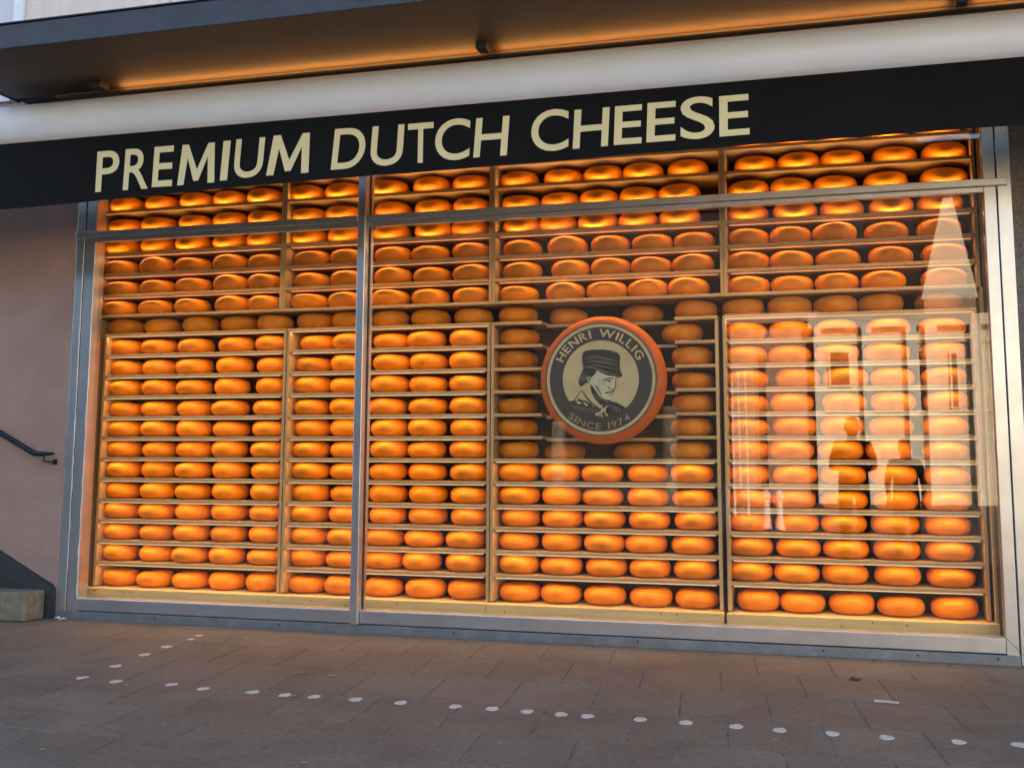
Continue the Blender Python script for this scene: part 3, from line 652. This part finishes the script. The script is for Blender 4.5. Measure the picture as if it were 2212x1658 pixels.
# small litter on the paving
lf = MB(); lf.bm.faces.new([lf.bm.verts.new(p) for p in ((-0.03, 0, 0.002), (-0.01, -0.025, 0.012), (0.02, -0.02, 0.004), (0.045, 0.005, 0.014), (0.02, 0.03, 0.006), (-0.01, 0.02, 0.016))])
bmesh.ops.triangulate(lf.bm, faces=lf.bm.faces[:]); bmesh.ops.solidify(lf.bm, geom=lf.bm.faces[:], thickness=0.003)
o = lf.build('dry_leaf', M['leaf'], loc=(-0.02, -0.78, 0.003)); tag(o, 'small dark dry leaf lying on the paving at right', 'leaf')
o = MB().tube([(-0.055, 0.012, 0.006), (0.0, 0.004, 0.007), (0.06, -0.004, 0.006)], [0.007, 0.006, 0.005], 8).build('stick', M['stick'], loc=(0.13, -1.38, 0.003)); tag(o, 'short pale stick lying on the paving at right', 'stick')

for i, (x, y, a, c) in enumerate(((-5.70, -0.06, 0.3, 'near the dark skirting'), (-5.62, -0.10, 1.2, 'just right of the step'))):
    sc = MB(); sc.bm.faces.new([sc.bm.verts.new(p) for p in ((-0.03, 0, 0.004), (-0.005, -0.018, 0.016), (0.03, -0.008, 0.006), (0.02, 0.018, 0.020), (-0.01, 0.015, 0.008))])
    bmesh.ops.triangulate(sc.bm, faces=sc.bm.faces[:]); bmesh.ops.solidify(sc.bm, geom=sc.bm.faces[:], thickness=0.002)
    o = sc.build('paper_scrap', M['pole'], loc=(x, y, 0.003)); o.rotation_euler = (0, 0, a); tag(o, 'crumpled pale paper scrap on the ground ' + c, 'litter', 'paper scraps by the wall')

# ================================================================== THE OTHER SIDE OF THE STREET (seen only as reflections)
def facade(name, label, wall, x0, x1, y, depth, h, win, pil=None, cat='building', trim_m=None):
    trim_m = trim_m or M['white_trim']
    b = empty(name); tag(b, label, cat)
    MB().box(x0, x1, y-depth, y, -0.06, h).build('wall', wall, b)
    MB().box(x0-0.15, x1+0.15, y-depth, y+0.25, h+0.002, h+0.35).build('cornice', wall, b)
    for (wx0, wx1, wz0, wz1) in win:
        f = MB().box(wx0-0.06, wx1+0.06, y+0.002, y+0.10, wz0-0.06, wz1+0.06).build('window', trim_m, b)
        MB().box(wx0, wx1, y+0.101, y+0.11, wz0, wz1).build('pane', M['pane'], f)
    for (a, c) in (pil or []): MB().box(a, c, y+0.002, y+0.35, -0.06, h-0.01).build('pilaster', M['stone2'], b)
    return b
facade('stone_building', 'low sandstone building with pilasters reflected in the right pane', M['stone'], -1.0, 7.6, -30, 8, 5.35,
       [(-0.50, 0.05, 3.6, 4.6), (2.12, 2.24, 2.8, 4.6), (3.05, 3.2, 2.9, 4.5), (4.3, 4.9, 0.2, 4.2), (5.6, 6.2, 0.2, 4.2)], [(-0.98, -0.75), (0.45, 0.75), (1.75, 2.05), (2.3, 2.65), (3.6, 3.9)], trim_m=M['stone2'])
sbd = [o for o in bpy.data.objects if o.name == 'stone_building'][0]
for z in (2.75, 4.85): MB().box(-1.02, 7.62, -29.998, -29.93, z, z+0.06).build('string_course', M['stone2'], sbd)
for i, x in enumerate((-2.35, -2.05, -1.55, -1.3)):
    o = MB().lathe([(0.10, 0), (0.10, 0.05), (0.065, 0.08), (0.06, 0.55), (0.085, 0.58), (0.08, 0.68), (0.03, 0.74)], 16, (x, -15.5+0.25*i, -0.06)).build('bollard', M['pole'])
    tag(o, 'pale bollard across the street, %s from left' % ['first', 'second', 'third', 'fourth'][i], 'bollard', 'pale bollards')
facade('brick_building', 'pink brick building beside the sandstone one, reflected in the glass', M['brick'], -3.62, -1.02, -30.3, 8, 5.6, [(-2.75, -2.5, 0.4, 4.6)], trim_m=M['brick'])
facade('reflector_building', 'tall cream building added across the street to brighten the right window post', M['stone2'], 8.2, 28, -34, 9, 13, [(x, x+1.2, z, z+2) for x in (10, 13, 16, 19, 22) for z in (1, 4.6, 8.2)])  # added out of view: its sunlit front reflects in the right post
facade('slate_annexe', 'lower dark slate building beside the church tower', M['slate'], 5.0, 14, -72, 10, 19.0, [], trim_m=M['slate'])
tw = empty('church_tower'); tag(tw, 'pale pointed church tower reflected at the top right of the window', 'tower')
MB().box(4.2, 6.9, -63, -60, -0.06, 10.2).build('tower_body', M['brick'], tw)
m = MB(); b4 = [m.bm.verts.new(p) for p in ((4.05, -63, 10.202), (7.05, -63, 10.202), (7.05, -60, 10.202), (4.05, -60, 10.202))]; ap = m.bm.verts.new((5.8, -61.5, 17.4))
m.bm.faces.new(b4)
for i in range(4): m.bm.faces.new((b4[i], b4[(i+1) % 4], ap))
m.build('spire', M['stone'], tw)
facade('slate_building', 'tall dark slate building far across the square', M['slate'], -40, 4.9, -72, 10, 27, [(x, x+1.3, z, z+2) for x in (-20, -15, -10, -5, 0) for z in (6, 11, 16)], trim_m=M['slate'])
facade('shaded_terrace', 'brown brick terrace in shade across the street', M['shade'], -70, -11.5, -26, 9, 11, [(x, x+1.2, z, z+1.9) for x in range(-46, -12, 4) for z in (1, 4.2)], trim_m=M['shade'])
for i, x in enumerate((-2.62, -2.50, -2.36)):
    o = MB().tube([(x, -20-0.3*i, -0.06), (x, -20-0.3*i, 3.25+0.12*i)], [0.03, 0.018], 10).build('flag_pole', M['pole'])
    tag(o, ['left', 'middle', 'right'][i] + ' one of three slim pale poles across the street', 'pole', 'slim pale poles')
for i, (x, w, h) in enumerate(((-4.62, 0.34, 2.6),)):
    o = MB().box(x, x+w, -22.4, -22, -0.06, h, 0.03).build('stone_pillar', M['pillar']); tag(o, 'pale square stone pillar across the street', 'pillar')

o = MB().box(-14.6, -14.0, -50.6, -50, -0.06, 3.2, 0.03).build('stone_pillar', M['pillar']); tag(o, 'distant pale pillar reflected below the round sign', 'pillar')
def person(label, x, y, height, coat, arms_up):
    k = height/1.75
    p = empty('person'); tag(p, label, 'person')
    J = {'pel': (0, 0, .93), 'wst': (0, .01, 1.08), 'chs': (0, .01, 1.28), 'nck': (0, 0, 1.47), 'hd0': (0, .02, 1.56),
         'hl': (-.10, 0, .88), 'kl': (-.11, .02, .49), 'al': (-.12, -.02, .09), 'tl': (-.13, .14, .035),
         'hr': (.10, 0, .88), 'kr': (.11, .02, .49), 'ar': (.12, -.02, .09), 'tr': (.13, .14, .035),
         'sl': (-.19, 0, 1.42), 'sr': (.19, 0, 1.42)}
    if arms_up: J.update({'el': (-.255, .05, 1.15), 'wl': (-.10, .25, 1.14), 'er': (.255, .05, 1.15), 'wr': (.10, .25, 1.14)})
    else: J.update({'el': (-.25, -.02, 1.14), 'wl': (-.24, .08, .90), 'er': (.25, -.02, 1.14), 'wr': (.24, .08, .90)})
    rad = {'pel': (.18, .14), 'wst': (.18, .13), 'chs': (.205, .14), 'nck': (.06, .06), 'hd0': (.055, .06), 'hl': (.11, .11), 'kl': (.08, .08), 'al': (.06, .06), 'tl': (.04, .03),
           'hr': (.11, .11), 'kr': (.08, .08), 'ar': (.06, .06), 'tr': (.04, .03), 'sl': (.075, .075), 'sr': (.075, .075), 'el': (.05, .05), 'er': (.05, .05), 'wl': (.034, .03), 'wr': (.034, .03)}
    ks = list(J); idx = {a: i for i, a in enumerate(ks)}
    E_ = [('pel','wst'),('wst','chs'),('chs','nck'),('nck','hd0'),('pel','hl'),('hl','kl'),('kl','al'),('al','tl'),('pel','hr'),('hr','kr'),('kr','ar'),('ar','tr'),('chs','sl'),('sl','el'),('el','wl'),('chs','sr'),('sr','er'),('er','wr')]
    me = bpy.data.meshes.new('body'); me.from_pydata([tuple(c*k for c in J[a]) for a in ks], [(idx[a], idx[b]) for a, b in E_], [])
    o = bpy.data.objects.new('body', me); COL.objects.link(o)
    md = o.modifiers.new('skin', 'SKIN'); o.modifiers.new('sub', 'SUBSURF').levels = 2
    o.modifiers['sub'].render_levels = 2
    for i, a in enumerate(ks):
        me.skin_vertices[0].data[i].radius = (rad[a][0]*k, rad[a][1]*k); me.skin_vertices[0].data[i].use_root = (a == 'pel')
    me.materials.append(coat)
    dg = bpy.context.evaluated_depsgraph_get(); dg.update()
    ev = bpy.data.meshes.new_from_object(o.evaluated_get(dg)); o.modifiers.clear(); o.data = ev
    if not ev.materials: ev.materials.append(coat)
    for f in ev.polygons: f.use_smooth = True
    o.parent = p
    m = MB()                                            # head with nose and ears
    m.lathe([(0.02, -.115), (.05, -.105), (.068, -.07), (.078, -.02), (.08, .03), (.07, .08), (.04, .112), (.01, .118)], 20, sq=1.2)
    m.tube([(0, .085, .01), (0, .112, -.025), (0, .092, -.032)], [.009, .014, .006], 8)
    for s in (-1, 1): m.tube([(s*.078, 0, -.03), (s*.088, -.006, 0), (s*.080, -.004, .025)], [.008, .013, .008], 6)
    hd = m.build('head', M['skin'], p, True, loc=(0, .03*k, 1.645*k)); hd.scale = (k, k, k)
    h_ = MB().lathe([(.082, -.01), (.088, .03), (.08, .08), (.05, .122), (.012, .132)], 20, sq=1.2).build('hair', M['hair'], hd, True, loc=(0, -.012, 0))
    for s, w_ in ((-1, 'wl'), (1, 'wr')):
        wx, wy, wz = (c*k for c in J[w_]); m = MB()
        d = Vector((-.35*s, .55, .75)).normalized() if arms_up else Vector((0, .15, -1)).normalized()
        side = Vector((-s, 0, 0.2)); W = Vector((wx, wy, wz)); pal = W + d*.085
        m.tube([W, W+d*.045, pal], [.026, .036, .034], 10)
        for fi in range(4):
            b0 = pal + side*(fi-1.5)*.017; L = (.062, .075, .07, .055)[fi]
            m.tube([b0, b0+d*L*.5+Vector((0, .008, 0)), b0+d*L*.85+Vector((-s*.02, .0, 0))], [.0095, .0085, .006], 6)
        m.tube([W+d*.03+side*.03, W+d*.06+side*.055, W+d*.09+side*.055], [.012, .010, .007], 6)
        m.build('hand', M['skin'], p, True)
    p.location = (x, y, -0.06 if y < -5.2 else 0)
    return p
person('person in a black coat holding up a phone, reflected in the glass', 0.03, -7.98, 1.80, M['coat'], True)
person('shorter person in a grey coat standing beside the one with the phone', 0.66, -7.98, 1.53, M['coat2'], False)
o = MB().box(-0.078, 0.078, -7.655, -7.645, 1.12, 1.20, 0.004).build('phone', M['gasket']); tag(o, 'dark phone held up by the person in black', 'phone')
